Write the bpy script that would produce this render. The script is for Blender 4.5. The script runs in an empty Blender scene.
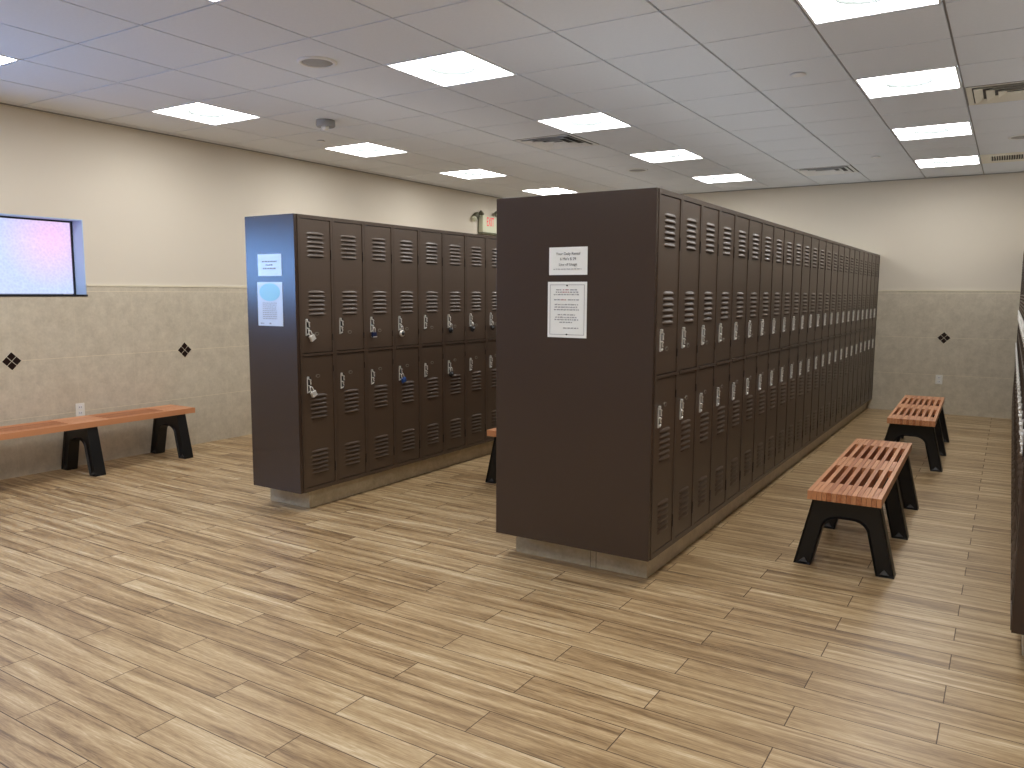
import bpy, bmesh, math, random
from mathutils import Vector, Matrix
random.seed(7)
S = bpy.context.scene
C = S.collection

# ------------------------------------------------------------------ dimensions (metres)
P = 0.3048; E0 = 0.0266; NCOL = 24
B = 0.133; H = 1.797; T = B + H
YB = E0 + NCOL * P            # back wall
XW = -5.06                    # left wall
XR = 1.98                     # right wall
YF = -6.6                     # wall behind the camera
ZC = 2.8404; ZW = 1.4825
XM = 0.0; WM = 0.892          # middle double row: face and width
XL = -2.4117; DL = 0.4573     # left row: face and depth
XG = 1.508                    # right row: face (doors look to -x)
TX, TY = 0.6025, 0.614
GX0, GY0 = -4.365, 0.342

# ------------------------------------------------------------------ materials
def srgb(r, g, b):
    f = lambda c: (c/255/12.92) if c/255 <= 0.04045 else ((c/255+0.055)/1.055)**2.4
    return (f(r), f(g), f(b), 1)
def newmat(name):
    m = bpy.data.materials.new(name); m.use_nodes = True
    nt = m.node_tree
    return m, nt, nt.nodes['Principled BSDF']
def N(nt, t, **kw):
    n = nt.nodes.new(t)
    for k, v in kw.items(): setattr(n, k, v)
    return n
def simple(name, col, rough=0.5, metal=0.0, noise=0.0, nscale=20, bump=0.0, bscale=200, spec=0.5):
    m, nt, p = newmat(name)
    p.inputs['Roughness'].default_value = rough
    p.inputs['Metallic'].default_value = metal
    p.inputs['Specular IOR Level'].default_value = spec
    tc = N(nt, 'ShaderNodeTexCoord')
    n = N(nt, 'ShaderNodeTexNoise'); n.inputs['Scale'].default_value = nscale; n.inputs['Detail'].default_value = 4
    nt.links.new(tc.outputs['Object'], n.inputs['Vector'])
    r = N(nt, 'ShaderNodeMix', data_type='RGBA')
    r.inputs['A'].default_value = tuple(c*(1-noise) for c in col[:3])+(1,)
    r.inputs['B'].default_value = tuple(min(1, c*(1+noise)) for c in col[:3])+(1,)
    nt.links.new(n.outputs['Fac'], r.inputs['Factor'])
    nt.links.new(r.outputs['Result'], p.inputs['Base Color'])
    if bump:
        n2 = N(nt, 'ShaderNodeTexNoise'); n2.inputs['Scale'].default_value = bscale
        nt.links.new(tc.outputs['Object'], n2.inputs['Vector'])
        b = N(nt, 'ShaderNodeBump'); b.inputs['Strength'].default_value = bump; b.inputs['Distance'].default_value = 0.002
        nt.links.new(n2.outputs['Fac'], b.inputs['Height']); nt.links.new(b.outputs['Normal'], p.inputs['Normal'])
    return m
def emissive(name, col, strength):
    m, nt, p = newmat(name)
    p.inputs['Base Color'].default_value = (0.8, 0.8, 0.8, 1)
    p.inputs['Emission Color'].default_value = col
    p.inputs['Emission Strength'].default_value = strength
    return m

M = {}
M['brown'] = simple('locker_paint', (0.068, 0.044, 0.029, 1), 0.40, spec=0.7, noise=0.04, nscale=3, bump=0.12, bscale=350)
M['brown_door'] = simple('locker_door_paint', (0.074, 0.047, 0.0295, 1), 0.42, noise=0.04, nscale=3, bump=0.1, bscale=350, spec=0.8)
M['bounce_top'] = simple('light_bounce_top', (0.62, 0.62, 0.61, 1), 0.6, noise=0.05)  # unseen pale locker tops, added to bounce light up to the ceiling
M['navy'] = simple('navy_lock_case', (0.012, 0.022, 0.07, 1), 0.3)
M['stain'] = simple('open_curb_joint', (0.10, 0.08, 0.055, 1), 0.8)
M['underside'] = simple('louver_slot_shade', (0.030, 0.020, 0.016, 1), 0.6)  # shade under each louver, painted darker than the door
M['panel'] = simple('end_panel_paint', (0.050, 0.032, 0.0235, 1), 0.26, noise=0.04, nscale=3, bump=0.08, bscale=350)
M['louver'] = simple('louver_paint', (0.070, 0.0455, 0.036, 1), 0.30)
M['vent_dark'] = simple('vent_throat', (0.10, 0.10, 0.10, 1), 0.7)
M['dark'] = simple('dark_gap', (0.006, 0.005, 0.005, 1), 0.8)
M['chrome'] = simple('latch_chrome', (0.92, 0.91, 0.87, 1), 0.28, 0.5)
M['nickel'] = simple('dull_nickel', (0.30, 0.28, 0.24, 1), 0.38, 0.5)
M['black_metal'] = simple('black_lock_case', (0.012, 0.012, 0.014, 1), 0.35)
M['blue_lock'] = simple('blue_lock_case', (0.03, 0.08, 0.28, 1), 0.3)
M['paint'] = simple('cream_paint', srgb(219, 211, 196), 0.65, noise=0.015, nscale=1.5, bump=0.15, bscale=120, spec=0.3)
M['white'] = simple('white_plastic', srgb(235, 235, 228), 0.4)
M['white_metal'] = simple('white_enamel', (0.82, 0.83, 0.84, 1), 0.45)
M['grille'] = simple('grey_grille', (0.36, 0.36, 0.36, 1), 0.6, noise=0.2, nscale=400)
M['ceil'] = simple('ceiling_tile', (0.80, 0.84, 0.90, 1), 0.9, noise=0.03, nscale=60, bump=0.4, bscale=180, spec=0.1)
M['tbar'] = simple('ceiling_grid', srgb(150, 150, 150), 0.6)
M['black_plastic'] = simple('black_recycled_plastic', (0.006, 0.0065, 0.0075, 1), 0.42, bump=0.2, bscale=60)
M['foot'] = simple('foot_gusset', (0.035, 0.035, 0.036, 1), 0.4)
M['paper'] = simple('paper', srgb(238, 240, 236), 0.5)
M['paper_bluelit'] = simple('paper_blue_light_tint', srgb(205, 214, 228), 0.3, spec=0.9)  # sheet colour carries the blue light of the window
M['cyan'] = simple('painted_cyan_glare', srgb(150, 208, 228), 0.3)  # colour of the window reflection painted on the glossy sheet
M['ink'] = simple('ink', (0.12, 0.12, 0.13, 1), 0.6)
M['ink_light'] = simple('grey_ink', (0.30, 0.30, 0.32, 1), 0.6)
M['ink_red'] = simple('red_ink', (0.42, 0.16, 0.16, 1), 0.6)
M['beige_metal'] = simple('cream_enamel', (0.80, 0.78, 0.68, 1), 0.45)
M['light'] = emissive('diffuser_glow', (1.0, 0.985, 0.96, 1), 14.0)
M['light_ring'] = simple('lamp_well_wall', (0.48, 0.54, 0.55, 1), 0.6)
M['exit_red'] = emissive('exit_letters', (1.0, 0.06, 0.10, 1), 0.42)
M['exit_red'].node_tree.nodes['Principled BSDF'].inputs['Base Color'].default_value = (0.5, 0.02, 0.03, 1)
M['trimstrip'] = simple('edge_strip', srgb(226, 218, 196), 0.4)
M['exit_body'] = simple('exit_housing', srgb(212, 214, 190), 0.45)
M['exit_grey'] = simple('exit_edge', srgb(96, 96, 76), 0.5)
M['window_black'] = simple('window_bead', (0.008, 0.008, 0.012, 1), 0.4)
M['reveal'] = simple('window_reveal_daylight_tint', (0.50, 0.66, 0.88, 1), 0.6)  # blue daylight is mixed into the reveal colour

def wood_floor():
    m, nt, p = newmat('wood_look_planks')
    L = nt.links.new
    tc = N(nt, 'ShaderNodeTexCoord'); sp = N(nt, 'ShaderNodeSeparateXYZ'); L(tc.outputs['Object'], sp.inputs[0])
    def mth(op, a, b=None, c=None):
        n = N(nt, 'ShaderNodeMath', operation=op)
        for i, v in enumerate((a, b, c)):
            if v is None: continue
            if isinstance(v, (int, float)): n.inputs[i].default_value = v
            else: L(v, n.inputs[i])
        return n.outputs[0]
    W_, LN = 0.1515, 0.882
    yy = mth('DIVIDE', mth('ADD', sp.outputs['Y'], 0.392 + W_/2 + W_*60), W_)
    row = mth('FLOOR', yy)
    odd = mth('MODULO', row, 2.0)
    # a joint at x = .431 on the row whose centre is y = -.392 (row 60)
    xx = mth('DIVIDE', mth('ADD', mth('ADD', sp.outputs['X'], -0.431 + LN*20), mth('MULTIPLY', odd, LN/2)), LN)
    colm = mth('FLOOR', xx)
    fy = mth('FRACT', yy); fx = mth('FRACT', xx)
    g = 0.0019
    ey = mth('MINIMUM', mth('MULTIPLY', fy, W_), mth('MULTIPLY', mth('SUBTRACT', 1.0, fy), W_))
    ex = mth('MINIMUM', mth('MULTIPLY', fx, LN), mth('MULTIPLY', mth('SUBTRACT', 1.0, fx), LN))
    e = mth('MINIMUM', ex, ey)
    grout = mth('LESS_THAN', e, g)
    cb = N(nt, 'ShaderNodeCombineXYZ'); L(colm, cb.inputs[0]); L(row, cb.inputs[1])
    wn = N(nt, 'ShaderNodeTexWhiteNoise', noise_dimensions='3D'); L(cb.outputs[0], wn.inputs['Vector'])
    rnd = wn.outputs['Value']
    # grain stretched along the plank, different on every plank
    cv = N(nt, 'ShaderNodeCombineXYZ')
    L(mth('MULTIPLY', sp.outputs['X'], 1.0), cv.inputs[0]); L(mth('MULTIPLY', sp.outputs['Y'], 17.0), cv.inputs[1]); L(mth('MULTIPLY', rnd, 40.0), cv.inputs[2])
    n1 = N(nt, 'ShaderNodeTexNoise'); n1.inputs['Scale'].default_value = 1.5; n1.inputs['Detail'].default_value = 3.5; n1.inputs['Roughness'].default_value = 0.55; n1.inputs['Distortion'].default_value = 0.5
    L(cv.outputs[0], n1.inputs['Vector'])
    cv2 = N(nt, 'ShaderNodeCombineXYZ')
    L(mth('MULTIPLY', sp.outputs['X'], 4.0), cv2.inputs[0]); L(mth('MULTIPLY', sp.outputs['Y'], 70.0), cv2.inputs[1]); L(mth('MULTIPLY', rnd, 90.0), cv2.inputs[2])
    n2 = N(nt, 'ShaderNodeTexNoise'); n2.inputs['Scale'].default_value = 2.0; n2.inputs['Detail'].default_value = 5; n2.inputs['Distortion'].default_value = 1.2
    L(cv2.outputs[0], n2.inputs['Vector'])
    v = mth('ADD', mth('ADD', mth('MULTIPLY', n1.outputs['Fac'], 0.88), -0.04), mth('MULTIPLY', n2.outputs['Fac'], 0.42))
    cv3 = N(nt, 'ShaderNodeCombineXYZ')
    L(mth('MULTIPLY', sp.outputs['X'], 14.0), cv3.inputs[0]); L(mth('MULTIPLY', sp.outputs['Y'], 160.0), cv3.inputs[1]); L(mth('MULTIPLY', rnd, 50.0), cv3.inputs[2])
    n3 = N(nt, 'ShaderNodeTexNoise'); n3.inputs['Scale'].default_value = 1.6; n3.inputs['Detail'].default_value = 3; n3.inputs['Distortion'].default_value = 0.8
    L(cv3.outputs[0], n3.inputs['Vector'])
    v = mth('ADD', v, mth('MULTIPLY', mth('SUBTRACT', n3.outputs['Fac'], 0.5), 0.30))
    v = mth('ADD', v, mth('MULTIPLY', mth('SUBTRACT', rnd, 0.5), 0.12))
    cr = N(nt, 'ShaderNodeValToRGB')
    el = cr.color_ramp.elements
    el[0].position = 0.36; el[0].color = srgb(108, 84, 58)
    el[1].position = 0.88; el[1].color = srgb(220, 203, 170)
    a = el.new(0.50); a.color = srgb(147, 120, 85)
    a = el.new(0.63); a.color = srgb(176, 149, 110)
    a = el.new(0.75); a.color = srgb(195, 171, 132)
    L(v, cr.inputs[0])
    mx = N(nt, 'ShaderNodeMix', data_type='RGBA'); L(grout, mx.inputs['Factor']); L(cr.outputs[0], mx.inputs['A']); mx.inputs['B'].default_value = srgb(88, 70, 52)
    L(mx.outputs['Result'], p.inputs['Base Color'])
    rr = mth('ADD', mth('MULTIPLY', n2.outputs['Fac'], 0.14), 0.30)
    L(mth('ADD', rr, mth('MULTIPLY', grout, 0.3)), p.inputs['Roughness'])
    p.inputs['Specular IOR Level'].default_value = 0.42
    bp = N(nt, 'ShaderNodeBump'); bp.inputs['Strength'].default_value = 0.30; bp.inputs['Distance'].default_value = 0.0015
    hh = mth('SUBTRACT', mth('MULTIPLY', n2.outputs['Fac'], 0.5), grout)
    L(hh, bp.inputs['Height']); L(bp.outputs['Normal'], p.inputs['Normal'])
    return m
M['floor'] = wood_floor()

def wall_tile(name, axis, off, pitch=0.503, top=True, z0=0.0, rowh=0.452, base=(204, 195, 176), vary=1.0):
    m, nt, p = newmat(name); L = nt.links.new
    tc = N(nt, 'ShaderNodeTexCoord'); sp = N(nt, 'ShaderNodeSeparateXYZ'); L(tc.outputs['Object'], sp.inputs[0])
    def mth(op, a, b=None):
        n = N(nt, 'ShaderNodeMath', operation=op)
        for i, v in enumerate((a, b)):
            if v is None: continue
            if isinstance(v, (int, float)): n.inputs[i].default_value = v
            else: L(v, n.inputs[i])
        return n.outputs[0]
    h = sp.outputs[axis]
    fh = mth('FRACT', mth('DIVIDE', mth('ADD', h, -off + pitch*40), pitch))
    eh = mth('MULTIPLY', mth('MINIMUM', fh, mth('SUBTRACT', 1.0, fh)), pitch)
    ab = [mth('ABSOLUTE', mth('ADD', sp.outputs['Z'], -(zz - z0))) for zz in (rowh, 2*rowh, 1.44)]
    ez = mth('MINIMUM', mth('MINIMUM', ab[0], ab[1]), ab[2])
    gh = mth('LESS_THAN', eh, 0.0013); gz = mth('LESS_THAN', ez, 0.0017)
    n1 = N(nt, 'ShaderNodeTexNoise'); n1.inputs['Scale'].default_value = 11; n1.inputs['Detail'].default_value = 8; n1.inputs['Roughness'].default_value = 0.68
    L(tc.outputs['Object'], n1.inputs['Vector'])
    n2 = N(nt, 'ShaderNodeTexNoise'); n2.inputs['Scale'].default_value = 55; n2.inputs['Detail'].default_value = 4
    L(tc.outputs['Object'], n2.inputs['Vector'])
    v = mth('ADD', mth('MULTIPLY', n1.outputs['Fac'], 0.75), mth('MULTIPLY', n2.outputs['Fac'], 0.25))
    cr = N(nt, 'ShaderNodeValToRGB'); el = cr.color_ramp.elements
    d = 13*vary
    el[0].position = 0.36; el[0].color = srgb(base[0]-d, base[1]-d, base[2]-d)
    el[1].position = 0.66; el[1].color = srgb(base[0]+d*.7, base[1]+d*.7, base[2]+d*.7)
    L(v, cr.inputs[0])
    lt = srgb(min(255, base[0]+26), min(255, base[1]+24), min(255, base[2]+18))
    md = srgb(base[0]+8, base[1]+7, base[2]+4)
    m1 = N(nt, 'ShaderNodeMix', data_type='RGBA'); L(gh, m1.inputs['Factor']); L(cr.outputs[0], m1.inputs['A']); m1.inputs['B'].default_value = md
    m2 = N(nt, 'ShaderNodeMix', data_type='RGBA'); L(gz, m2.inputs['Factor']); L(m1.outputs['Result'], m2.inputs['A']); m2.inputs['B'].default_value = lt
    L(m2.outputs['Result'], p.inputs['Base Color'])
    p.inputs['Roughness'].default_value = 0.36; p.inputs['Specular IOR Level'].default_value = 0.4
    bp = N(nt, 'ShaderNodeBump'); bp.inputs['Strength'].default_value = 0.25; bp.inputs['Distance'].default_value = 0.002
    L(n2.outputs['Fac'], bp.inputs['Height']); L(bp.outputs['Normal'], p.inputs['Normal'])
    return m
M['tile_left'] = wall_tile('stone_tile_side', 'Y', 1.06)
M['tile_back'] = wall_tile('stone_tile_end', 'X', 0.761, z0=-0.02)
M['curb'] = wall_tile('curb_tile', 'Y', 1.438, pitch=0.70, z0=0.2, base=(190, 176, 148), vary=1.3)

def bench_wood():
    m, nt, p = newmat('bench_slat_wood'); L = nt.links.new
    tc = N(nt, 'ShaderNodeTexCoord'); sp = N(nt, 'ShaderNodeSeparateXYZ'); L(tc.outputs['Object'], sp.inputs[0])
    fl = N(nt, 'ShaderNodeMath', operation='MULTIPLY_ADD'); L(sp.outputs['X'], fl.inputs[0]); fl.inputs[1].default_value = 1/0.02367; fl.inputs[2].default_value = 100.5
    f2 = N(nt, 'ShaderNodeMath', operation='FLOOR'); L(fl.outputs[0], f2.inputs[0])
    wn = N(nt, 'ShaderNodeTexWhiteNoise', noise_dimensions='1D'); L(f2.outputs[0], wn.inputs['W'])
    mp = N(nt, 'ShaderNodeMapping'); mp.inputs['Scale'].default_value = (60, 3, 60); L(tc.outputs['Object'], mp.inputs['Vector'])
    n = N(nt, 'ShaderNodeTexNoise'); n.inputs['Scale'].default_value = 1.5; n.inputs['Detail'].default_value = 4; L(mp.outputs[0], n.inputs['Vector'])
    ad = N(nt, 'ShaderNodeMath', operation='ADD'); L(n.outputs['Fac'], ad.inputs[0]); L(wn.outputs['Value'], ad.inputs[1])
    cr = N(nt, 'ShaderNodeValToRGB'); el = cr.color_ramp.elements
    el[0].position = 0.4; el[0].color = srgb(172, 104, 66)
    el[1].position = 1.4/1.5; el[1].color = srgb(212, 149, 106)
    L(ad.outputs[0], cr.inputs[0]); L(cr.outputs[0], p.inputs['Base Color'])
    p.inputs['Roughness'].default_value = 0.38
    return m
M['wood'] = bench_wood()

def window_glow():
    m, nt, p = newmat('textured_glass_lit'); L = nt.links.new
    tc = N(nt, 'ShaderNodeTexCoord'); sp = N(nt, 'ShaderNodeSeparateXYZ'); L(tc.outputs['Object'], sp.inputs[0])
    v = N(nt, 'ShaderNodeTexVoronoi'); v.inputs['Scale'].default_value = 48; L(tc.outputs['Object'], v.inputs['Vector'])
    nn = N(nt, 'ShaderNodeTexNoise'); nn.inputs['Scale'].default_value = 60; L(tc.outputs['Object'], nn.inputs['Vector'])
    # what stands outside: a pink glow high on the right of the pane, blue elsewhere
    mp = N(nt, 'ShaderNodeVectorMath', operation='DISTANCE'); L(tc.outputs['Object'], mp.inputs[0]); mp.inputs[1].default_value = (XW-0.157, 0.0, 1.87)
    r = N(nt, 'ShaderNodeMapRange'); L(mp.outputs['Value'], r.inputs['Value'])
    r.inputs['From Min'].default_value = 0.04; r.inputs['From Max'].default_value = 0.42; r.inputs['To Min'].default_value = 1; r.inputs['To Max'].default_value = 0
    c1 = N(nt, 'ShaderNodeMix', data_type='RGBA'); L(r.outputs[0], c1.inputs['Factor']); c1.inputs['A'].default_value = srgb(197, 212, 252); c1.inputs['B'].default_value = srgb(246, 200, 246)
    ad = N(nt, 'ShaderNodeMath', operation='MULTIPLY_ADD'); L(v.outputs['Distance'], ad.inputs[0]); ad.inputs[1].default_value = 0.22; ad.inputs[2].default_value = 0.88
    c2 = N(nt, 'ShaderNodeVectorMath', operation='SCALE'); L(c1.outputs['Result'], c2.inputs[0]); L(ad.outputs[0], c2.inputs['Scale'])
    L(c2.outputs[0], p.inputs['Emission Color']); p.inputs['Emission Strength'].default_value = 0.84
    p.inputs['Base Color'].default_value = (0.1, 0.12, 0.15, 1); p.inputs['Roughness'].default_value = 0.25
    b = N(nt, 'ShaderNodeBump'); b.inputs['Strength'].default_value = 0.6; b.inputs['Distance'].default_value = 0.004
    L(v.outputs['Distance'], b.inputs['Height']); L(b.outputs['Normal'], p.inputs['Normal'])
    return m
M['pane'] = window_glow()
M['sky_pane'] = emissive('sky_lit_glass', (0.20, 0.46, 1.0, 1), 12.5)

# ------------------------------------------------------------------ mesh helpers
def box(bm, x0, x1, y0, y1, z0, z1, mi=0):
    vs = [bm.verts.new(c) for c in ((x0,y0,z0),(x1,y0,z0),(x1,y1,z0),(x0,y1,z0),(x0,y0,z1),(x1,y0,z1),(x1,y1,z1),(x0,y1,z1))]
    for f in ((0,3,2,1),(4,5,6,7),(0,1,5,4),(1,2,6,5),(2,3,7,6),(3,0,4,7)):
        fc = bm.faces.new([vs[i] for i in f]); fc.material_index = mi
    return vs
def obox(bm, c, size, rot, mi=0):
    vs = box(bm, -size[0]/2, size[0]/2, -size[1]/2, size[1]/2, -size[2]/2, size[2]/2, mi)
    mt = Matrix.Translation(c) @ rot.to_4x4()
    for v in vs: v.co = mt @ v.co
    return vs
def tube(bm, pts, r, seg=10, mi=0, cap=True):
    rings = []
    pts = [Vector(p) for p in pts]
    up0 = None
    for i, p in enumerate(pts):
        d = (pts[min(i+1, len(pts)-1)] - pts[max(i-1, 0)]).normalized()
        up = Vector((0,0,1)) if abs(d.z) < 0.95 else Vector((1,0,0))
        if up0 is not None: up = up0
        a = d.cross(up).normalized(); up0 = a.cross(d).normalized()
        b = a.cross(d)
        rr = r[i] if isinstance(r, (list, tuple)) else r
        rings.append([bm.verts.new(p + a*math.cos(2*math.pi*k/seg)*rr + b*math.sin(2*math.pi*k/seg)*rr) for k in range(seg)])
    for q, w in zip(rings, rings[1:]):
        for k in range(seg):
            f = bm.faces.new((q[k], q[(k+1)%seg], w[(k+1)%seg], w[k])); f.material_index = mi; f.smooth = True
    if cap:
        for rg in (rings[0], rings[-1]):
            f = bm.faces.new(rg); f.material_index = mi
def lathe(bm, prof, c, axis='Z', seg=32, mi=0):
    rings = []
    for r, h in prof:
        ring = []
        for k in range(seg):
            a = 2*math.pi*k/seg
            if axis == 'Z': co = (c[0]+r*math.cos(a), c[1]+r*math.sin(a), c[2]+h)
            else: co = (c[0]+h, c[1]+r*math.cos(a), c[2]+r*math.sin(a))
            ring.append(bm.verts.new(co))
        rings.append(ring)
    for q, w in zip(rings, rings[1:]):
        for k in range(seg):
            f = bm.faces.new((q[k], q[(k+1)%seg], w[(k+1)%seg], w[k])); f.material_index = mi; f.smooth = True
    for rg in (rings[0], rings[-1]):
        f = bm.faces.new(rg); f.material_index = mi
def lathe_open(bm, prof, c, seg=32, mi=0):
    rings = [[bm.verts.new((c[0]+r*math.cos(2*math.pi*k/seg), c[1]+r*math.sin(2*math.pi*k/seg), c[2]+h)) for k in range(seg)] for r, h in prof]
    for q, w in zip(rings, rings[1:]):
        for k in range(seg):
            f = bm.faces.new((q[k], q[(k+1)%seg], w[(k+1)%seg], w[k])); f.material_index = mi; f.smooth = True
def obj(name, bm, mats, parent=None, bevel=0, recalc=True):
    if recalc: bmesh.ops.recalc_face_normals(bm, faces=bm.faces)
    me = bpy.data.meshes.new(name); bm.to_mesh(me); bm.free()
    for m in (mats if isinstance(mats, (list, tuple)) else [mats]): me.materials.append(m)
    o = bpy.data.objects.new(name, me); C.objects.link(o)
    if parent: o.parent = parent
    if bevel:
        md = o.modifiers.new('bevel', 'BEVEL'); md.width = bevel; md.segments = 2; md.limit_method = 'ANGLE'; md.angle_limit = math.radians(40)
    return o
def tag(o, label, cat, group=None, kind=None):
    o['label'] = label; o['category'] = cat
    if group: o['group'] = group
    if kind: o['kind'] = kind
    return o
def struct(name, bm, m, **kw):
    o = obj(name, bm, m, **kw); o['kind'] = 'structure'; return o
def empty(name, loc, label=None, cat=None, group=None, rz=0):
    o = bpy.data.objects.new(name, None); C.objects.link(o); o.location = loc; o.rotation_euler = (0,0,rz); o.empty_display_size = 0.1
    if label: tag(o, label, cat, group)
    return o
def dup_tree(o, parent=None):
    c = o.copy(); C.objects.link(c)
    if parent: c.parent = parent
    for ch in [x for x in o.children]: dup_tree(ch, c)
    return c
def text_mesh(name, s, size, mat, parent, mtx, align='CENTER', extrude=0.0003, font_scale=1.0):
    cu = bpy.data.curves.new(name, 'FONT'); cu.body = s; cu.size = size; cu.align_x = align; cu.align_y = 'CENTER'; cu.extrude = extrude
    t = bpy.data.objects.new(name+'_tmp', cu); C.objects.link(t)
    bpy.context.view_layer.update()
    dg = bpy.context.evaluated_depsgraph_get()
    me = bpy.data.meshes.new_from_object(t.evaluated_get(dg))
    bpy.data.objects.remove(t); bpy.data.curves.remove(cu)
    me.materials.clear(); me.materials.append(mat)
    me.transform(mtx)
    o = bpy.data.objects.new(name, me); C.objects.link(o)
    if parent: o.parent = parent
    return o

# ------------------------------------------------------------------ the room
bm = bmesh.new(); box(bm, XW-0.1, XR+0.1, YF-0.1, YB+0.1, -0.1, 0.0); struct('floor', bm, M['floor'])

WY0, WY1, WZ0, WZ1 = -3.45, 0.17, 1.41, 2.022           # window opening in the left wall
WD = 0.157
bm = bmesh.new()
box(bm, XW-0.35, XW, YF-0.1, WY0, 0, ZC+0.1); box(bm, XW-0.35, XW, WY1, YB+0.1, 0, ZC+0.1)
box(bm, XW-0.35, XW, WY0, WY1, 0, WZ0); box(bm, XW-0.35, XW, WY0, WY1, WZ1, ZC+0.1)
struct('wall_left', bm, M['paint'])
bm = bmesh.new(); box(bm, XW, XR, YB, YB+0.15, 0, ZC+0.1); struct('wall_back', bm, M['paint'])
bm = bmesh.new(); box(bm, XR, XR+0.15, YF-0.1, YB+0.15, 0, ZC+0.1); struct('wall_right', bm, M['paint'])
bm = bmesh.new(); box(bm, XW, XR, YF-0.15, YF, 0, ZC+0.1); struct('wall_front', bm, M['paint'])
# stone tile wainscot
TT = 0.008
bm = bmesh.new()
box(bm, XW, XW+TT, YF, WY0, 0, ZW); box(bm, XW, XW+TT, WY0, WY1, 0, WZ0-0.004); box(bm, XW, XW+TT, WY1, YB, 0, ZW)
struct('trim_1', bm, M['tile_left'])
bm = bmesh.new(); box(bm, XW+TT, XR, YB-TT, YB, 0, ZW); struct('trim_2', bm, M['tile_back'])
bm = bmesh.new()
box(bm, XW, XW+TT+0.004, YF, WY0, ZW, ZW+0.016); box(bm, XW, XW+TT+0.004, WY1, YB, ZW, ZW+0.016)
box(bm, XW+TT+0.004, XR, YB-TT-0.004, YB, ZW, ZW+0.016)
struct('trim_3', bm, M['trimstrip'])

# window: recessed textured glass in a thin dark bead
w = empty('window_1', (XW-WD, (WY0+WY1)/2, WZ0)); w['kind'] = 'structure'
def wl(o):
    o.matrix_parent_inverse = Matrix.Translation((XW-WD, (WY0+WY1)/2, WZ0)).inverted(); return o
bm = bmesh.new()
x0 = XW-WD
box(bm, x0-0.02, XW-0.001, WY1-0.006, WY1, WZ0, WZ1); box(bm, x0-0.02, XW-0.001, WY0, WY0+0.006, WZ0, WZ1); box(bm, x0-0.02, XW-0.001, WY0+0.006, WY1-0.006, WZ1-0.006, WZ1)
wl(obj('reveal', bm, M['reveal'], w))
bm = bmesh.new()
fy0, fy1, fz0, fz1 = WY0+0.006, WY1-0.006, WZ0, WZ1-0.006
box(bm, x0-0.01, x0+0.012, fy1-0.014, fy1, fz0, fz1); box(bm, x0-0.01, x0+0.012, fy0, fy0+0.014, fz0, fz1)
box(bm, x0-0.01, x0+0.012, fy0+0.014, fy1-0.014, fz1-0.014, fz1)
box(bm, x0-0.01, x0+0.012, -1.46, -1.43, fz0, fz1-0.014)
wl(obj('window_frame', bm, M['window_black'], w))
bm = bmesh.new(); box(bm, x0-0.006, x0, -1.43, fy1-0.014, fz0+0.01, fz1-0.014); wl(obj('pane', bm, M['pane'], w))
bm = bmesh.new(); box(bm, x0-0.006, x0, fy0+0.014, -1.46, fz0+0.01, fz1-0.014); wl(obj('pane', bm, M['sky_pane'], w))
bm = bmesh.new(); box(bm, x0-0.01, XW+0.012, fy0, WY1+0.004, WZ0-0.012, WZ0+0.004); wl(obj('window_sill', bm, M['window_black'], w))

# ceiling of lay-in tiles
xs = [XW] + [GX0 + TX*n for n in range(-1, 11)] + [XR]
n0 = math.ceil((YF-GY0)/TY)
ys = [YF] + [GY0 + TY*n for n in range(n0, 12)] + [YB]
LX = [0, 4, 8]                                   # grid columns that carry lights (from GX0)
LYn = [-6, -3, 0, 3, 6, 9]
lights = [(GX0+TX*a, GY0+TY*b) for a in LX for b in LYn]
ventcells = {(3, 4): 'A', (6, 9): 'B', (9, 4): 'C', (9, 9): 'D'}
special = {(round(x, 2), round(y, 2)) for x, y in lights} | {(round(GX0+TX*a, 2), round(GY0+TY*b, 2)) for a, b in ventcells}
bm = bmesh.new()
box(bm, XW, XR, YF, YB, ZC+0.06, ZC+0.12)
G = 0.0065
for a, b in zip(xs, xs[1:]):
    for c, d in zip(ys, ys[1:]):
        if (round(a, 2), round(c, 2)) in special or b-a < 0.03 or d-c < 0.03: continue
        v = box(bm, a+(G if a != XW else 0), b-(G if b != XR else 0), c+G, d-G, ZC-0.004, ZC+0.019)
struct('ceiling', bm, M['ceil'])
bm = bmesh.new()
for x in xs[1:-1]: box(bm, x-0.0055, x+0.0055, YF, YB, ZC+0.004, ZC+0.018)
for y in ys[1:-1]:
    for a, b in zip(xs, xs[1:]): box(bm, a+0.0055, b-0.0055, y-0.0055, y+0.0055, ZC+0.004, ZC+0.018)
struct('trim_4', bm, M['tbar'])
bm = bmesh.new()
box(bm, XW, XW+0.018, YF, YB, ZC-0.012, ZC-0.006); box(bm, XW+0.018, XR, YB-0.018, YB, ZC-0.012, ZC-0.006); struct('trim_5', bm, M['tbar'])

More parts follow.
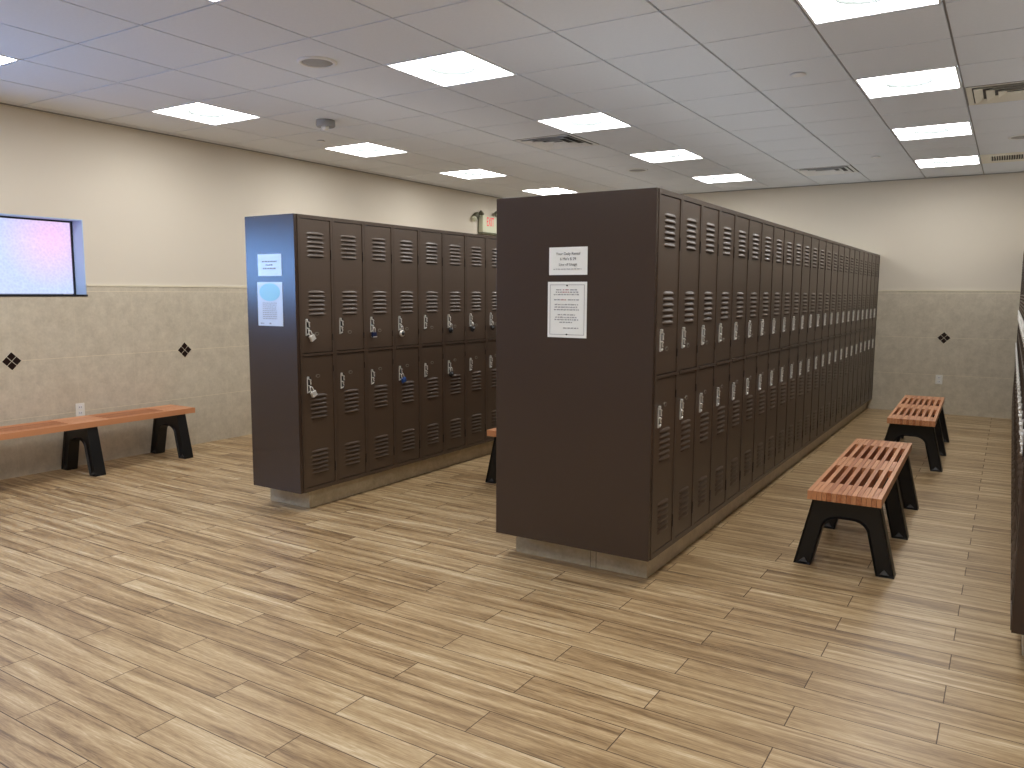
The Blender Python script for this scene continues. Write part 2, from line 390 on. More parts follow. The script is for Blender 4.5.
# ------------------------------------------------------------------ ceiling lights
colname = {0: 'left', 1: 'middle', 2: 'right'}
lname = {(0,-3): 'square ceiling light cut off by the left edge of the picture',
 (0,0): 'square ceiling light over the aisle nearest the window wall, left of the round speaker',
 (0,3): 'square ceiling light in the left column, just beyond the smoke detector',
 (0,6): 'square ceiling light above the middle of the left locker row, third along the window wall',
 (0,9): 'small-looking far square ceiling light touching the top left of the big brown end panel',
 (1,-3): 'square ceiling light barely showing at the top left edge of the picture',
 (1,0): 'largest fully visible square ceiling light, right of the round speaker',
 (1,3): 'square ceiling light beside the four-way air vent in the middle column',
 (1,6): 'square ceiling light next to the far round speaker over the middle lockers',
 (1,9): 'last square ceiling light of the middle column, over the far lockers',
 (2,0): 'square ceiling light cut off by the top edge above the bench aisle',
 (2,3): 'square ceiling light with a round lens left of the cream air vent',
 (2,6): 'square ceiling light over the bench aisle, second of the three with round lenses',
 (2,9): 'last square ceiling light over the bench aisle, nearest the back wall'}
def make_light():
    t = empty('ceiling_light', (0,0,0))
    g = 0.008
    bm = bmesh.new()
    a, b, c, d = g, TX-g, g, TY-g; fw = 0.012; z0, z1 = -0.006, 0.016
    box(bm, a, b, c, c+fw, z0, z1); box(bm, a, b, d-fw, d, z0, z1); box(bm, a, a+fw, c+fw, d-fw, z0, z1); box(bm, b-fw, b, c+fw, d-fw, z0, z1)
    obj('frame', bm, M['white_metal'], t)
    cx, cy, RL, sg = TX/2, TY/2, 0.140, 48
    bm = bmesh.new()
    ci, co = [], []
    for k in range(sg):
        an = 2*math.pi*k/sg; dx, dy = math.cos(an), math.sin(an)
        q = min((cx-a-fw)/max(abs(dx), 1e-6), (cy-c-fw)/max(abs(dy), 1e-6))
        ci.append(bm.verts.new((cx+RL*dx, cy+RL*dy, 0.002))); co.append(bm.verts.new((cx+q*dx, cy+q*dy, 0.002)))
    for k in range(sg): bm.faces.new((ci[k], co[k], co[(k+1)%sg], ci[(k+1)%sg]))
    obj('diffuser', bm, M['light'], t)
    bm = bmesh.new()
    lathe_open(bm, [(RL+0.003, 0.001), (RL-0.002, 0.0005), (RL-0.004, 0.030), (RL-0.010, 0.031)], (cx, cy, 0), seg=48, mi=1)
    lathe(bm, [(RL-0.008, 0.0315), (0.06, 0.036), (0.001, 0.038)], (cx, cy, 0), seg=48, mi=0)
    obj('round_lens', bm, [M['light'], M['light_ring']], t)
    return t
proto = None
for ai, a in enumerate(LX):
    for b in LYn:
        t = make_light() if proto is None else dup_tree(proto)
        if proto is None: proto = t
        t.location = (GX0+TX*a, GY0+TY*b, ZC)
        tag(t, lname.get((ai, b), 'square white ceiling light on the part of the ceiling behind the camera'), 'ceiling light', 'square lay-in ceiling lights')

# ------------------------------------------------------------------ ceiling vents
def diffuser_vent(cx, cy, label, mat, rings=3):
    t = empty('ceiling_vent', (cx, cy, ZC), label, 'vent', 'square ceiling vents')
    hx, hy = TX/2-0.010, TY/2-0.010
    def ring(bm, o, i, zo, zi, th=0.003):
        # sloping square ring between half sizes o (outer) and i (inner)
        for sgn in (0, 1, 2, 3):
            q = []
            for s, z in ((o, zo), (i, zi)):
                cs = [(-s, -s), (s, -s), (s, s), (-s, s)]
                q += [(*cs[sgn], z), (*cs[(sgn+1) % 4], z)]
            v = [bm.verts.new(c) for c in (q[0], q[1], q[3], q[2])] + [bm.verts.new((c[0], c[1], c[2]+th)) for c in (q[0], q[1], q[3], q[2])]
            for f in ((0,1,2,3),(7,6,5,4),(0,4,5,1),(1,5,6,2),(2,6,7,3),(3,7,4,0)): bm.faces.new([v[k] for k in f])
    bm = bmesh.new(); box(bm, -hx, hx, -hy, hy, 0.012, 0.018); obj('backing', bm, M['vent_dark'], t)
    bm = bmesh.new(); ring(bm, hx, hx-0.035, -0.006, -0.004); obj('frame', bm, mat, t)
    s = hx-0.045
    while s > 0.07:
        bm = bmesh.new(); ring(bm, s, s-0.05, -0.014, 0.008); obj('louver_ring', bm, mat, t)
        s -= 0.072
    bm = bmesh.new(); box(bm, -s+0.0, s, -s, s, -0.012, -0.008); obj('centre_plate', bm, mat, t)
    return t
def vc(k): return GX0+TX*k[0]+TX/2, GY0+TY*k[1]+TY/2
diffuser_vent(*vc((3,4)), 'four-way square air vent set in the ceiling beside the middle column light', M['white_metal'])
diffuser_vent(*vc((6,9)), 'far four-way air vent above the end of the middle lockers near the back wall', M['white_metal'])
diffuser_vent(*vc((9,4)), 'cream four-way air vent cut off by the right edge of the picture', M['beige_metal'])
cx, cy = vc((9,9))
t = empty('return_grille', (cx, cy, ZC), 'finned return air grille in the ceiling at the far right by the back wall', 'vent')
bm = bmesh.new(); box(bm, -.29, .29, -.30, .30, 0.012, 0.018); obj('backing', bm, M['dark'], t)
bm = bmesh.new()
box(bm, -.295, -.21, -.30, .30, -0.006, -0.002); box(bm, .21, .295, -.30, .30, -0.006, -0.002); box(bm, -.21, .21, -.30, -.16, -0.006, -0.002); box(bm, -.21, .21, .16, .30, -0.006, -0.002)
obj('frame', bm, M['beige_metal'], t)
bm = bmesh.new()
for k in range(20):
    x = -.205+k*.0215
    obox(bm, (x, 0, 0.002), (0.003, 0.32, 0.018), Matrix.Rotation(0.4, 3, 'Y'))
obj('fins', bm, M['beige_metal'], t)

# ------------------------------------------------------------------ speakers, detector, sprinklers
def speaker(x, y, label):
    t = empty('ceiling_speaker', (x, y, ZC-0.004), label, 'speaker', 'round ceiling speakers')
    bm = bmesh.new(); lathe(bm, [(0.118, 0.0), (0.118, -0.006), (0.108, -0.011), (0.094, -0.010), (0.094, -0.002)], (0,0,0), seg=48); obj('rim', bm, M['white_metal'], t)
    bm = bmesh.new(); lathe(bm, [(0.0935, -0.001), (0.0935, -0.006), (0.06, -0.008), (0.001, -0.009)], (0,0,0), seg=48); obj('grille', bm, M['grille'], t)
speaker(-2.250, 0.075, 'round grey ceiling speaker nearest the camera, left of the largest light')
speaker(-2.262, 5.0, 'far round ceiling speaker above the middle lockers beside a square light')
speaker(1.42, 4.96, 'pale round ceiling speaker at the right edge beyond the cream vent')
t = empty('smoke_detector', (-3.42, 1.30, ZC-0.004), 'drum-shaped white smoke detector hanging under the ceiling near the left lockers', 'smoke detector')
bm = bmesh.new(); lathe(bm, [(0.075, 0), (0.078, -0.012), (0.078, -0.042), (0.070, -0.052), (0.03, -0.054)], (0,0,0), seg=36); obj('housing', bm, M['grille'], t)
bm = bmesh.new(); lathe(bm, [(0.030, -0.053), (0.030, -0.066), (0.022, -0.078), (0.002, -0.082)], (0.015,-0.02,0), seg=24); obj('sensor_lens', bm, M['white'], t)
def sprinkler(x, y, label, r=0.045):
    t = empty('sprinkler', (x, y, ZC-0.004), label, 'sprinkler', 'concealed ceiling sprinklers')
    bm = bmesh.new(); lathe(bm, [(r*.8, 0), (r*.8, -0.005), (r, -0.006), (r, -0.010), (r*.5, -0.012), (0.001, -0.0125)], (0,0,0), seg=32); obj('cover_plate', bm, M['white_metal'], t)
sprinkler(-4.079, 1.894, 'small round sprinkler cover behind the smoke detector', 0.038)
sprinkler(0.181, 1.862, 'small round sprinkler cover above the bench aisle nearest the camera', 0.05)
sprinkler(0.164, 5.418, 'tiny far sprinkler cover beyond the other one over the bench aisle', 0.045)

# ------------------------------------------------------------------ curbs under the locker rows
BS, BI = 0.0545, 0.123
bm = bmesh.new(); box(bm, -WM+BS, -BS, BI, YB-TT, 0, B); box(bm, -0.3425, -0.3395, BI-0.0004, BI+0.01, 0.0, B-0.02, 1); box(bm, -0.3750, -0.3725, BI-0.0004, BI+0.01, 0.0, B-0.04, 1); struct('trim_6', bm, [M['curb'], M['stain']])
bm = bmesh.new(); box(bm, XL-DL+0.02, XL-BS, BI, YB-TT, 0, B); struct('trim_7', bm, M['curb'], bevel=0.003)
bm = bmesh.new(); box(bm, XG+BS-.01, XR, BI, YB-TT, 0, B); struct('trim_8', bm, M['curb'], bevel=0.003)

# ------------------------------------------------------------------ lockers
# local frame: doors look along +x, column spans y 0..P, base at z = 0 (stands on the curb)
DOOR_Y0, DOOR_Y1 = 0.0235, P-0.0215
def louvers(bm, yc, w, z0, n, pitch, xf):
    seg = 8; hgt = 0.0195
    for i in range(n):
        zb = z0 + i*pitch
        top, bot, back = [], [], []
        for k in range(seg+1):
            s = -1 + 2*k/seg
            d = 0.0085*math.sqrt(max(0, 1-abs(s)**3)) + 0.0002
            y = yc + s*w/2
            top.append(bm.verts.new((xf, y, zb+hgt*(1-0.45*abs(s)**4))))
            bot.append(bm.verts.new((xf+d, y, zb+0.002)))
            back.append(bm.verts.new((xf+0.0003, y, zb)))
        mid = [bm.verts.new((t_.co.x*0.35+b_.co.x*0.65+0.001, t_.co.y, t_.co.z*0.45+b_.co.z*0.55)) for t_, b_ in zip(top, bot)]
        for k in range(seg):
            for (u, l, mi) in ((top, mid, 0), (mid, bot, 0), (bot, back, 1)):
                f = bm.faces.new((u[k], u[k+1], l[k+1], l[k])); f.material_index = mi; f.smooth = mi == 0
        box(bm, xf-0.0005, xf+0.0008, yc-w/2+0.010, yc+w/2-0.010, zb-0.0032, zb+0.0002, 1)
def build_locker(depth=0.4400):
    t = empty('locker', (0,0,0))
    h = H
    bm = bmesh.new()
    box(bm, -depth, -0.020, 0.0005, P-0.0005, 0.0, h)                       # carcass
    pw = 0.0195
    box(bm, -0.0199, 0.003, 0.0007, pw, 0.0, h); box(bm, -0.0199, 0.003, P-pw, P-0.0007, 0.0, h)
    box(bm, -0.0199, 0.003, pw, P-pw, h-0.023, h); box(bm, -0.0199, 0.003, pw, P-pw, 0, 0.026)
    box(bm, -0.0199, 0.006, pw, P-pw, 0.8965, 0.9115)
    box(bm, 0.0, 0.004, P-pw, P-pw+0.004, 1.52, 1.585, 1); box(bm, 0.0, 0.004, P-pw, P-pw+0.004, 0.99, 1.03, 1)
    box(bm, 0.0, 0.004, P-pw, P-pw+0.004, 0.10, 0.165, 1); box(bm, 0.0, 0.004, P-pw, P-pw+0.004, 0.78, 0.82, 1)
    for fc in bm.faces:
        if all(abs(v.co.z-h) < 1e-5 for v in fc.verts) and min(v.co.x for v in fc.verts) < -0.1: fc.material_index = 2
    obj('body', bm, [M['brown'], M['dark'], M['bounce_top']], t)
    for up in (1, 0):
        z0, z1 = (0.9165, h-0.027) if up else (0.030, 0.8915)
        bm = bmesh.new()
        v = box(bm, -0.018, -0.001, DOOR_Y0, DOOR_Y1, z0, z1)
        yc = (DOOR_Y0+DOOR_Y1)/2
        if up:
            louvers(bm, yc, 0.145, 1.532, 6, 0.0283, -0.001); louvers(bm, yc, 0.145, 1.157, 6, 0.0283, -0.001)
        else:
            louvers(bm, yc, 0.145, 0.479, 6, 0.0283, -0.001); louvers(bm, yc, 0.145, 0.110, 6, 0.0283, -0.001)
        # thin pressed border line
        d = obj('door', bm, [M['brown_door'], M['underside']], t)
        # latch
        zc_ = (1.080 if up else 0.707)
        y0 = 0.054
        bm = bmesh.new()
        R = Matrix.Rotation
        box(bm, -0.001, 0.0030, y0-0.0015, y0+0.027, zc_-0.054, zc_+0.054, 1)                   # dark pocket
        box(bm, 0.0, 0.0085, y0-0.0050, y0-0.0015, zc_-0.053, zc_+0.048)                         # side wall
        obox(bm, (0.009, y0-0.001, zc_+0.050), (0.012, 0.010, 0.012), R(0.2, 3, 'X'))           # knuckle
        obox(bm, (0.010, y0+0.012, zc_+0.036), (0.008, 0.026, 0.0065), R(-0.45, 3, 'X'))        # lift lip
        obox(bm, (0.008, y0+0.021, zc_+0.016), (0.007, 0.006, 0.026), R(0.15, 3, 'X'))
        obox(bm, (0.010, y0+0.010, zc_-0.006), (0.009, 0.018, 0.0065), R(-0.5, 3, 'X'))         # hasp
        obox(bm, (0.008, y0+0.016, zc_-0.022), (0.006, 0.006, 0.020), R(0.35, 3, 'X'))
        obox(bm, (0.009, y0+0.008, zc_-0.043), (0.008, 0.016, 0.007), R(0.55, 3, 'X'))
        obj('latch', bm, [M['chrome'], M['black_metal']], d, bevel=0.0008)
        # oval number plate
        bm = bmesh.new()
        zc_ = 1.037 if up else 0.760
        seg = 20
        for (ra, rb, xo, mi) in ((0.0185, 0.0115, 0.0015, 0), (0.0125, 0.0065, 0.0021, 1)):
            a = [bm.verts.new((xo, 0.148+ra*math.cos(2*math.pi*k/seg), zc_+rb*math.sin(2*math.pi*k/seg))) for k in range(seg)]
            b = [bm.verts.new((-0.001, q.co.y, q.co.z)) for q in a]
            f = bm.faces.new(a); f.material_index = mi
            for k in range(seg):
                f = bm.faces.new((a[k], b[k], b[(k+1)%seg], a[(k+1)%seg])); f.material_index = mi
        obj('number_plate', bm, [M['nickel'], M['brown']], d)
    return t
ORD = ['first','second','third','fourth','fifth','sixth','seventh','eighth','ninth','tenth','eleventh','twelfth','thirteenth','fourteenth','fifteenth','sixteenth','seventeenth','eighteenth','nineteenth','twentieth','twenty-first','twenty-second','twenty-third','twenty-fourth']
lk = build_locker(); used = [False]
def place(x, y, rz, label, group):
    t = lk if not used[0] else dup_tree(lk)
    used[0] = True
    t.location = (x, y, B); t.rotation_euler = (0, 0, rz)
    tag(t, label, 'locker', group)
    return t
for i in range(NCOL):
    y = E0 + i*P
    place(XM, y, 0, 'brown locker, %s from the near end of the big middle row' % ORD[i], 'lockers along the bench side of the middle row')
for i in range(NCOL):
    if i < 8: lab = ['brown locker next to the bluish end panel, with silver padlocks on both doors',
        'brown two-door locker without padlocks, second from the near end of the left row',
        'brown locker of the left row with a padlock only on its upper door, third along',
        'brown locker of the left row with a round silver lock above a blue one',
        'brown two-door locker without padlocks, fifth from the near end of the left row',
        'brown locker of the left row with black padlocks on both doors, sixth along',
        'brown locker of the left row with one dark padlock on top, seventh along',
        'brown two-door locker of the left row half hidden by the big end panel'][i]
    else: lab = 'brown two-door locker of the left row hidden behind the big middle row'
    place(XL, E0+i*P, 0, lab, 'lockers of the left row')
for i in range(NCOL):
    place(XG, E0+(i+1)*P, math.pi, 'brown locker at the right edge of the picture, %s from the near end' % ORD[i], 'lockers of the right row')
for i in range(NCOL):
    place(-WM, E0+(i+1)*P, math.pi, 'brown two-door locker on the hidden far side of the middle row', 'lockers on the hidden side of the middle row')

def end_panel(x0, x1, label):
    bm = bmesh.new(); box(bm, x0, x1, 0.0, E0-0.001, B, T)
    o = obj('locker_end_panel', bm, M['panel'], bevel=0.0015); tag(o, label, 'end panel', 'end panels of the locker rows')
end_panel(-WM, 0.0, 'big brown metal end panel of the middle locker row with two white notices')
end_panel(XL-DL, XL, 'narrow brown metal end panel of the left locker row, shining blue from the window')
end_panel(XG, XG+0.455, 'dark brown end panel of the locker row at the right edge')

# ------------------------------------------------------------------ padlocks
def padlock(x, y, z, body, kind, label, tilt=0.0):
    t = empty('padlock', (x, y, z), label, 'padlock', 'padlocks on the left locker row'); t.rotation_euler = (tilt, 0, 0)
    bm = bmesh.new(); pts = [(0, -0.011, -0.026)] + [(0, -0.011*math.cos(a), -0.002+0.011*math.sin(a)) for a in [k*math.pi/8 for k in range(9)]] + [(0, 0.011, -0.026)]
    tube(bm, pts, 0.0032, 8); obj('shackle', bm, M['chrome'], t)
    if kind == 'dial':
        bm = bmesh.new(); lathe(bm, [(0.020, -0.009), (0.024, -0.006), (0.024, 0.006), (0.020, 0.009)], (0, 0, -0.045), 'X', 28); obj('case', bm, body, t)
        bm = bmesh.new(); lathe(bm, [(0.017, 0.009), (0.017, 0.012), (0.008, 0.013), (0.007, 0.019), (0.004, 0.020)], (0, 0, -0.045), 'X', 28); obj('dial', bm, M['black_metal'], t)
    else:
        bm = bmesh.new(); box(bm, -0.010, 0.010, -0.020, 0.020, -0.062, -0.024); obj('case', bm, body, t, bevel=0.004)
        bm = bmesh.new(); box(bm, -0.0105, 0.0105, -0.0195, 0.0195, -0.060, -0.054); obj('bottom_plate', bm, M['chrome'] if body is not M['blue_lock'] else M['black_metal'], t)
LXP = XL + 0.022
def lp(col): return E0+col*P+0.066
ZU, ZL = B+1.080-0.028, B+0.707-0.010
padlock(LXP, lp(0), ZU, M['chrome'], 'box', 'silver padlock hanging on the upper door of the nearest left row locker', 0.5)
padlock(LXP, lp(0), ZL-0.01, M['chrome'], 'box', 'silver padlock hanging on the lower door of the nearest left row locker', 0.5)
padlock(LXP, lp(2), ZU, M['navy'], 'box', 'navy and silver padlock on an upper door, third locker of the left row')
padlock(LXP, lp(3), ZU, M['chrome'], 'dial', 'round silver combination padlock on an upper door, fourth locker of the left row')
padlock(LXP, lp(3), ZL, M['blue_lock'], 'box', 'bright blue padlock on a lower door of the left row', 0.35)
padlock(LXP, lp(5), ZU, M['black_metal'], 'dial', 'black dial padlock on an upper door, sixth locker of the left row')
padlock(LXP, lp(5), ZL, M['black_metal'], 'dial', 'black dial padlock on a lower door of the left row')
padlock(LXP, lp(6), ZU, M['black_metal'], 'dial', 'black dial padlock on an upper door, seventh locker of the left row')
padlock(LXP, lp(7), ZU, M['black_metal'], 'dial', 'black dial padlock on the left row, closest to the big end panel')

# ------------------------------------------------------------------ notices (paper sheets on the end panels; local x right, z up)
def notice(x0, x1, z0, z1, label, mat, name='notice'):
    t = empty(name, ((x0+x1)/2, -0.0012, (z0+z1)/2), label, 'notice', 'paper notices on the locker ends')
    bm = bmesh.new()
    nx, nz = 8, 8; w2, h2 = (x1-x0)/2, (z1-z0)/2
    g = [[bm.verts.new((-w2+2*w2*i/nx, -0.0004-0.0012*(1 if j == 0 else 0)*abs(math.sin(i*1.3)), -h2+2*h2*j/nz)) for j in range(nz+1)] for i in range(nx+1)]
    bk = [[bm.verts.new((v.co.x, 0.0011, v.co.z)) for v in r] for r in g]
    for i in range(nx):
        for j in range(nz):
            bm.faces.new((g[i][j], g[i+1][j], g[i+1][j+1], g[i][j+1])); bm.faces.new((bk[i][j], bk[i][j+1], bk[i+1][j+1], bk[i+1][j]))
    for i in range(nx):
        bm.faces.new((g[i][0], bk[i][0], bk[i+1][0], g[i+1][0])); bm.faces.new((g[i][nz], g[i+1][nz], bk[i+1][nz], bk[i][nz]))
    for j in range(nz):
        bm.faces.new((g[0][j], g[0][j+1], bk[0][j+1], bk[0][j])); bm.faces.new((g[nx][j], bk[nx][j], bk[nx][j+1], g[nx][j+1]))
    obj('sheet', bm, mat, t)
    return t, w2, h2
RX = Matrix.Rotation(math.pi/2, 4, 'X')
def tline(t, s, size, z, mat, x=0.0):
    text_mesh('lettering', s, size, mat, t, Matrix.Translation((x, -0.0014, z)) @ RX)
def words(bm, x0, x1, z, h, rnd):
    # a line of print too small to read: strokes the size of its words
    x = x0
    while x < x1-0.004:
        w = min(rnd.uniform(0.006, 0.022), x1-x)
        k = x
        while k < x+w-0.0015:
            lw = rnd.uniform(0.0012, 0.0022); box(bm, k, k+lw*0.72, -0.0016, -0.0012, z-h/2, z+h/2*rnd.choice((0.7, 1, 1.4))); k += lw
        x += w+0.0035
t, w2, h2 = notice(-0.571, -0.355, 1.531, 1.669, 'small white paper notice at the top of the big brown end panel', M['paper'])
tline(t, "Your Daily Rental", 0.019, 0.036, M['ink']); tline(t, "6 Mo's $ 29", 0.019, 0.010, M['ink']); tline(t, "Line of Usage", 0.019, -0.017, M['ink'])
bm = bmesh.new(); words(bm, -0.082, 0.078, -0.040, 0.004, random.Random(3)); obj('fine_print', bm, M['ink_light'], t)

t, w2, h2 = notice(-0.577, -0.355, 1.217, 1.497, 'tall white paper notice with a ruled border on the big end panel', M['paper'])
bm = bmesh.new()
a, c, s = w2-0.013, h2-0.014, 0.0022
box(bm, -a, a, -0.0016, -0.0012, c-s, c); box(bm, -a, a, -0.0016, -0.0012, -c, -c+s); box(bm, -a, -a+s, -0.0016, -0.0012, -c, c); box(bm, a-s, a, -0.0016, -0.0012, -c, c)
obj('border_line', bm, M['ink_light'], t)
rnd = random.Random(5)
b1, b2 = bmesh.new(), bmesh.new()
for z, x0, x1, red in ((.100,-.062,.058,1),(.088,-.064,.064,1),(.076,-.076,.070,0),(.050,-.074,.070,1),(.026,-.070,.064,0),(.013,-.070,.064,0),(0,-.074,.068,0),(-.025,-.052,.048,0),(-.038,-.066,.056,0),(-.050,-.070,.066,0),(-.063,-.042,.034,0),(-.092,-.020,.068,0)):
    if red:
        words(b1, x0, x0+.035, z, .0052, rnd); words(b2, x0+.038, x0+.075, z, .0052, rnd); words(b1, x0+.079, x1, z, .0052, rnd)
    else: words(b1, x0, x1, z, .0052, rnd)
obj('print', b1, M['ink_light'], t); obj('red_print', b2, M['ink_red'], t)
for z in (0.122, -0.124):
    bm = bmesh.new(); lathe(bm, [(0.004, 0), (0.004, 0.003), (0.001, 0.004)], (0,0,0), seg=12)
    o = obj('pin', bm, M['black_metal'], t); o.rotation_euler = (math.pi/2, 0, 0); o.location = (0, -0.0012, z)

t, w2, h2 = notice(-2.753, -2.532, 1.543, 1.684, 'small paper notice near the top of the bluish left end panel', M['paper_bluelit'])
bm = bmesh.new()
for z, a in ((.022, .070), (0, .036), (-.022, .062)): words(bm, -a, a, z, .008, rnd)
obj('printed_lines', bm, M['ink_light'], t)
t, w2, h2 = notice(-2.765, -2.530, 1.221, 1.505, 'tall paper notice with a painted cyan window reflection on the bluish left end panel', M['paper_bluelit'])
bm = bmesh.new()
pts = [(0.098*math.cos(a), 0.058*math.sin(a)-0.002) for a in [2*math.pi*k/28 for k in range(28)]]
f = [bm.verts.new((x, -0.0014, z+0.078)) for x, z in pts]; g_ = [bm.verts.new((v.co.x, -0.0010, v.co.z)) for v in f]
bm.faces.new(f); bm.faces.new(g_)
for k in range(28): bm.faces.new((f[k], f[(k+1)%28], g_[(k+1)%28], g_[k]))
obj('painted_reflection', bm, M['cyan'], t)  # painted window reflection, an ellipse laid on the sheet
bm = bmesh.new()
for k in range(9): words(bm, -.07, .065, .006-.0125*k, .0035, rnd)
words(bm, -.095, -.06, -.126, .006, rnd); words(bm, -.01, .012, -.126, .009, rnd)
obj('printed_lines', bm, M['ink_light'], t)

# ------------------------------------------------------------------ benches (length along y)
BW, BL, BT, BZ = 0.355, 1.765, 0.045, 0.425
SW = BW/15
BAND, MID = 0.245, 0.29
def frame_profile():
    # half outline of one A-frame (x >= 0), from the top centre round the foot to the arch crown
    pts = [(0.160, BZ-BT), (0.248, 0.0), (0.160, 0.0), (0.112, 0.205)]
    arc = [(0.030+0.082*math.cos(a), 0.205+0.068*math.sin(a)) for a in [math.radians(q) for q in (15, 30, 45, 60, 75, 90)]]
    r = pts + arc
    return [(-x, z) for x, z in reversed(r)] + r      # closed loop: left crown ... left foot, top, right foot ... right crown
def build_bench():
    t = empty('bench', (0,0,0))
    bm = bmesh.new(); g = 0.0010
    for k in range(15):
        x0, x1 = -BW/2+k*SW+g, -BW/2+(k+1)*SW-g
        if k % 2 == 0: box(bm, x0, x1, -BL/2, BL/2, BZ-BT, BZ)
        else:
            for a, b in ((-BL/2, -BL/2+BAND), (-MID/2, MID/2), (BL/2-BAND, BL/2)): box(bm, x0, x1, a, b, BZ-BT, BZ)
    obj('slatted_seat', bm, M['wood'], t)
    yy = BL/2-0.125
    for y in (-yy, 0, yy):
        bm = bmesh.new()
        prof = frame_profile(); n = len(prof); hw = 0.042
        fr = [bm.verts.new((x, -hw, z)) for x, z in prof]; bk = [bm.verts.new((x, hw, z)) for x, z in prof]
        for k in range(n): bm.faces.new((fr[k], fr[(k+1) % n], bk[(k+1) % n], bk[k]))
        f1 = bm.faces.new(fr); f2 = bm.faces.new(list(reversed(bk)))
        bmesh.ops.recalc_face_normals(bm, faces=bm.faces)
        for f in (f1, f2):
            r = bmesh.ops.inset_region(bm, faces=[f], thickness=0.010, depth=0.0)
            sgn = 1 if f.calc_center_median().y < 0 else -1
            for v in f.verts: v.co.y += sgn*0.016
        fo = obj('leg_frame', bm, M['black_plastic'], t, bevel=0.002, recalc=False); fo.location = (0, y, 0)
        for s in (-1, 1):
            bm = bmesh.new()
            for ys_ in (-1, 1):
                cx = s*0.200
                tri = [(cx-0.020, 0.012), (cx+0.020, 0.012), (cx-s*0.004, 0.036)]
                ya, yb2 = ys_*0.024, ys_*0.038
                a = [bm.verts.new((x, ya, z)) for x, z in tri]; b = [bm.verts.new((x, yb2 if j < 2 else ya+ys_*0.003, z)) for j, (x, z) in enumerate(tri)]
                bm.faces.new(a); bm.faces.new(b)
                for k in range(3): bm.faces.new((a[k], a[(k+1)%3], b[(k+1)%3], b[k]))
            go = obj('foot_gusset', bm, M['foot'], fo)
    return t
bn = build_bench()
tag(bn, 'nearest slatted wooden bench with black splayed legs in the right aisle', 'bench', 'slatted benches'); bn.location = (0.750, 1.585, 0); bn.rotation_euler.z = math.radians(1.05)
for x, y, lab in ((0.768, 4.50, 'slatted wooden bench in the right aisle nearer the back wall, behind the nearest bench'),
                  (-4.795, -0.09, 'slatted wooden bench against the tiled wall under the window'),
                  (-1.650, 2.18, 'slatted wooden bench mostly hidden between the two locker rows')):
    b = dup_tree(bn); b.location = (x, y, 0); b['label'] = lab; b.rotation_euler.z = math.radians(1.5 if x > 0 else 0)
    if x < -4: b.scale = (1, 1.045, 1)

# ------------------------------------------------------------------ wall details
def diamond(p, face, label):
    t = empty('accent_tile', p, label, 'accent tile', 'dark diamond accents in the wall tile')
    if face == 'back': t.rotation_euler = (0, 0, -math.pi/2)
    bm = bmesh.new()
    s = 0.074
    v = [(0, -s, 0), (0, 0, -s), (0, s, 0), (0, 0, s)]
    a = [bm.verts.new((0.0006, y, z)) for _, y, z in v]; b = [bm.verts.new((-0.001, y, z)) for _, y, z in v]
    bm.faces.new(a); bm.faces.new(b)
    for k in range(4): bm.faces.new((a[k], a[(k+1)%4], b[(k+1)%4], b[k]))
    obj('grout', bm, M['trimstrip'], t)
    for dy, dz in ((-1, 0), (1, 0), (0, 1), (0, -1)):
        bm = bmesh.new(); q = 0.0335
        cy, cz = dy*0.0365, dz*0.0365
        v = [(cy-q, cz), (cy, cz-q), (cy+q, cz), (cy, cz+q)]
        a = [bm.verts.new((0.0022, y, z)) for y, z in v]; b = [bm.verts.new((0.0, y, z)) for y, z in v]
        bm.faces.new(a); bm.faces.new(b)
        for k in range(4): bm.faces.new((a[k], a[(k+1)%4], b[(k+1)%4], b[k]))
        obj('dark_tile', bm, M['accent'], t)
M['accent'] = simple('dark_accent', (0.022, 0.012, 0.010, 1), 0.25)
diamond((XW+TT, -0.45, 0.904), 'left', 'dark diamond tile at the left edge of the picture, below the window')
diamond((XW+TT, 1.06, 0.904), 'left', 'dark diamond tile on the left wall near the left lockers')
diamond((0.761, YB-TT, 0.925), 'back', 'dark diamond tile on the back wall above the outlet')
def outlet(p, face, label):
    t = empty('outlet', p, label, 'outlet', 'white wall outlets')
    if face == 'back': t.rotation_euler = (0, 0, -math.pi/2)
    bm = bmesh.new(); box(bm, 0, 0.006, -0.038, 0.038, -0.058, 0.058); obj('cover_plate', bm, M['white'], t, bevel=0.003)
    for z in (-0.024, 0.024):
        bm = bmesh.new(); box(bm, 0.006, 0.008, -0.017, 0.017, z-0.015, z+0.015); s = obj('socket', bm, M['white_metal'], t, bevel=0.003)
        bm = bmesh.new(); box(bm, 0.008, 0.0085, -0.009, -0.006, z-0.005, z+0.007); box(bm, 0.008, 0.0085, 0.006, 0.009, z-0.005, z+0.007); obj('slots', bm, M['dark'], s)
outlet((XW+TT, 0.054, 0.462), 'left', 'white outlet on the left wall just above the bench')
outlet((0.738, YB-TT, 0.417), 'back', 'white outlet low on the back wall above the far bench')

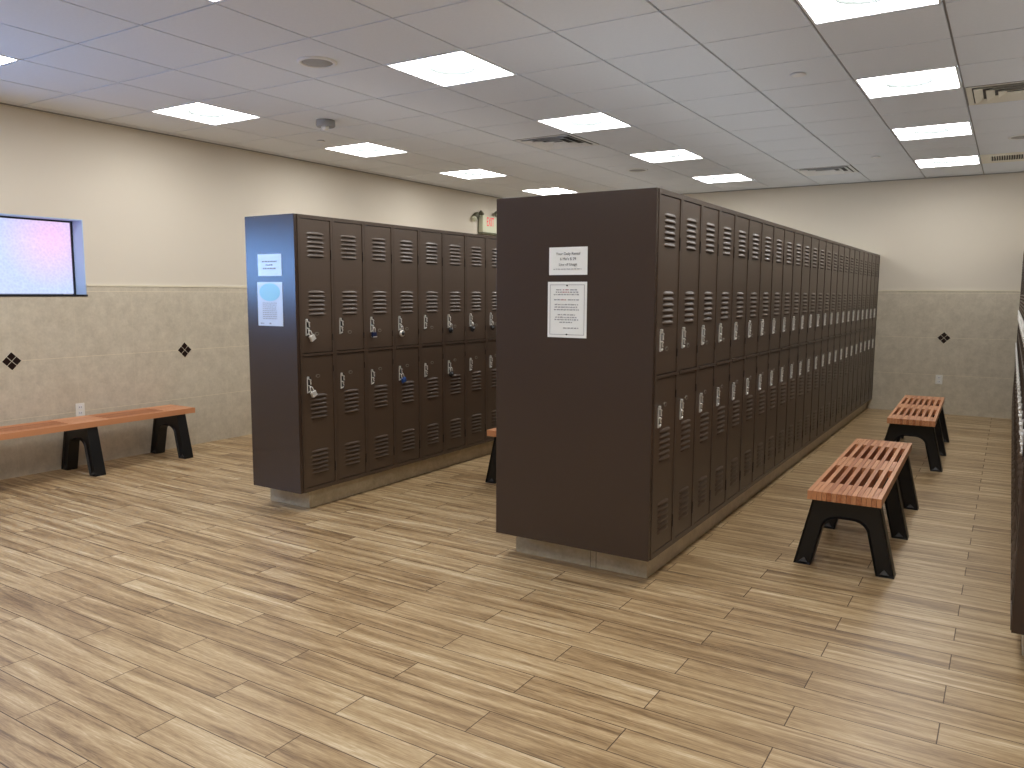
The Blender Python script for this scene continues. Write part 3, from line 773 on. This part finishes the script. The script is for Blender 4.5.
# ------------------------------------------------------------------ exit sign with emergency lamps, on the left wall
t = empty('exit_sign', (XW, 5.87, 2.30), 'EXIT sign with red letters and two lamp heads high on the left wall', 'exit sign')
bm = bmesh.new(); box(bm, 0.0, 0.085, 0.0, 0.50, 0.0, 0.235); obj('housing', bm, M['exit_body'], t, bevel=0.006)
bm = bmesh.new(); box(bm, 0.0, 0.089, -0.004, 0.506, -0.022, -0.001); box(bm, -0.0, 0.014, -0.007, -0.001, -0.001, 0.235); obj('edge_trim', bm, M['exit_grey'], t)
text_mesh('letters', 'EXIT', 0.178, M['exit_red'], t, Matrix.Translation((0.0862, 0.19, 0.145)) @ Matrix.Rotation(math.pi/2, 4, 'Z') @ RX @ Matrix.Diagonal((0.52, 1.0, 1, 1)), extrude=0.001)
for arm, head, ln in (([(0.03, 0.01, 0.215), (0.03, -0.06, 0.235)], [(0.03, -0.05, 0.262), (0.03, -0.09, 0.235), (0.035, -0.14, 0.185)], (0.04, -0.165, 0.155)),
                      ([(0.045, 0.40, 0.232), (0.045, 0.40, 0.262)], [(0.02, 0.41, 0.30), (0.05, 0.40, 0.295), (0.095, 0.38, 0.265)], (0.110, 0.373, 0.250))):
    bm = bmesh.new(); tube(bm, arm, 0.013, 12); tube(bm, head, [0.018, 0.036, 0.046], 20)
    lo = obj('lamp_head', bm, M['exit_grey'], t)
    bm = bmesh.new(); tube(bm, [head[-1], ln], [0.044, 0.030], 20); obj('lens', bm, M['exit_body'], lo)
bm = bmesh.new()
v = [(-0.0, 0.236), (0.085, 0.236), (0.085, 0.26), (0.043, 0.305), (0.0, 0.26)]
a = [bm.verts.new((x, 0.002, z)) for x, z in v]; b = [bm.verts.new((x, 0.03, z)) for x, z in v]
bm.faces.new(a); bm.faces.new(b)
for k in range(5): bm.faces.new((a[k], a[(k+1)%5], b[(k+1)%5], b[k]))
obj('end_cap', bm, M['exit_grey'], t)

# ------------------------------------------------------------------ camera
yaw, pitch, roll, f = 0.5607657694117745, -0.11417171489601542, 0.00412042811302448, 790.9047462995685
fw = Vector((-math.sin(yaw)*math.cos(pitch), math.cos(yaw)*math.cos(pitch), math.sin(pitch)))
rt = fw.cross(Vector((0,0,1))).normalized(); up = rt.cross(fw)
r2 = rt*math.cos(roll)+up*math.sin(roll); u2 = -rt*math.sin(roll)+up*math.cos(roll)
cd = bpy.data.cameras.new('camera'); cam = bpy.data.objects.new('camera', cd); C.objects.link(cam)
mt = Matrix((r2, u2, -fw)).transposed().to_4x4(); mt.translation = Vector((1.4278712, -3.5344007, 1.4384806))
cam.matrix_world = mt
cd.sensor_width = 36; cd.lens = f/1024*36; cd.clip_start = 0.05
S.camera = cam

# ------------------------------------------------------------------ world and view
wd = bpy.data.worlds.new('world'); wd.use_nodes = True; S.world = wd
wd.node_tree.nodes['Background'].inputs[0].default_value = (0.6, 0.7, 1, 1); wd.node_tree.nodes['Background'].inputs[1].default_value = 0.2
S.view_settings.view_transform = 'Standard'; S.view_settings.look = 'None'; S.view_settings.gamma = 1
S.view_settings.use_curve_mapping = False; S.view_settings.exposure = 0.32
S.cycles.diffuse_bounces = 8
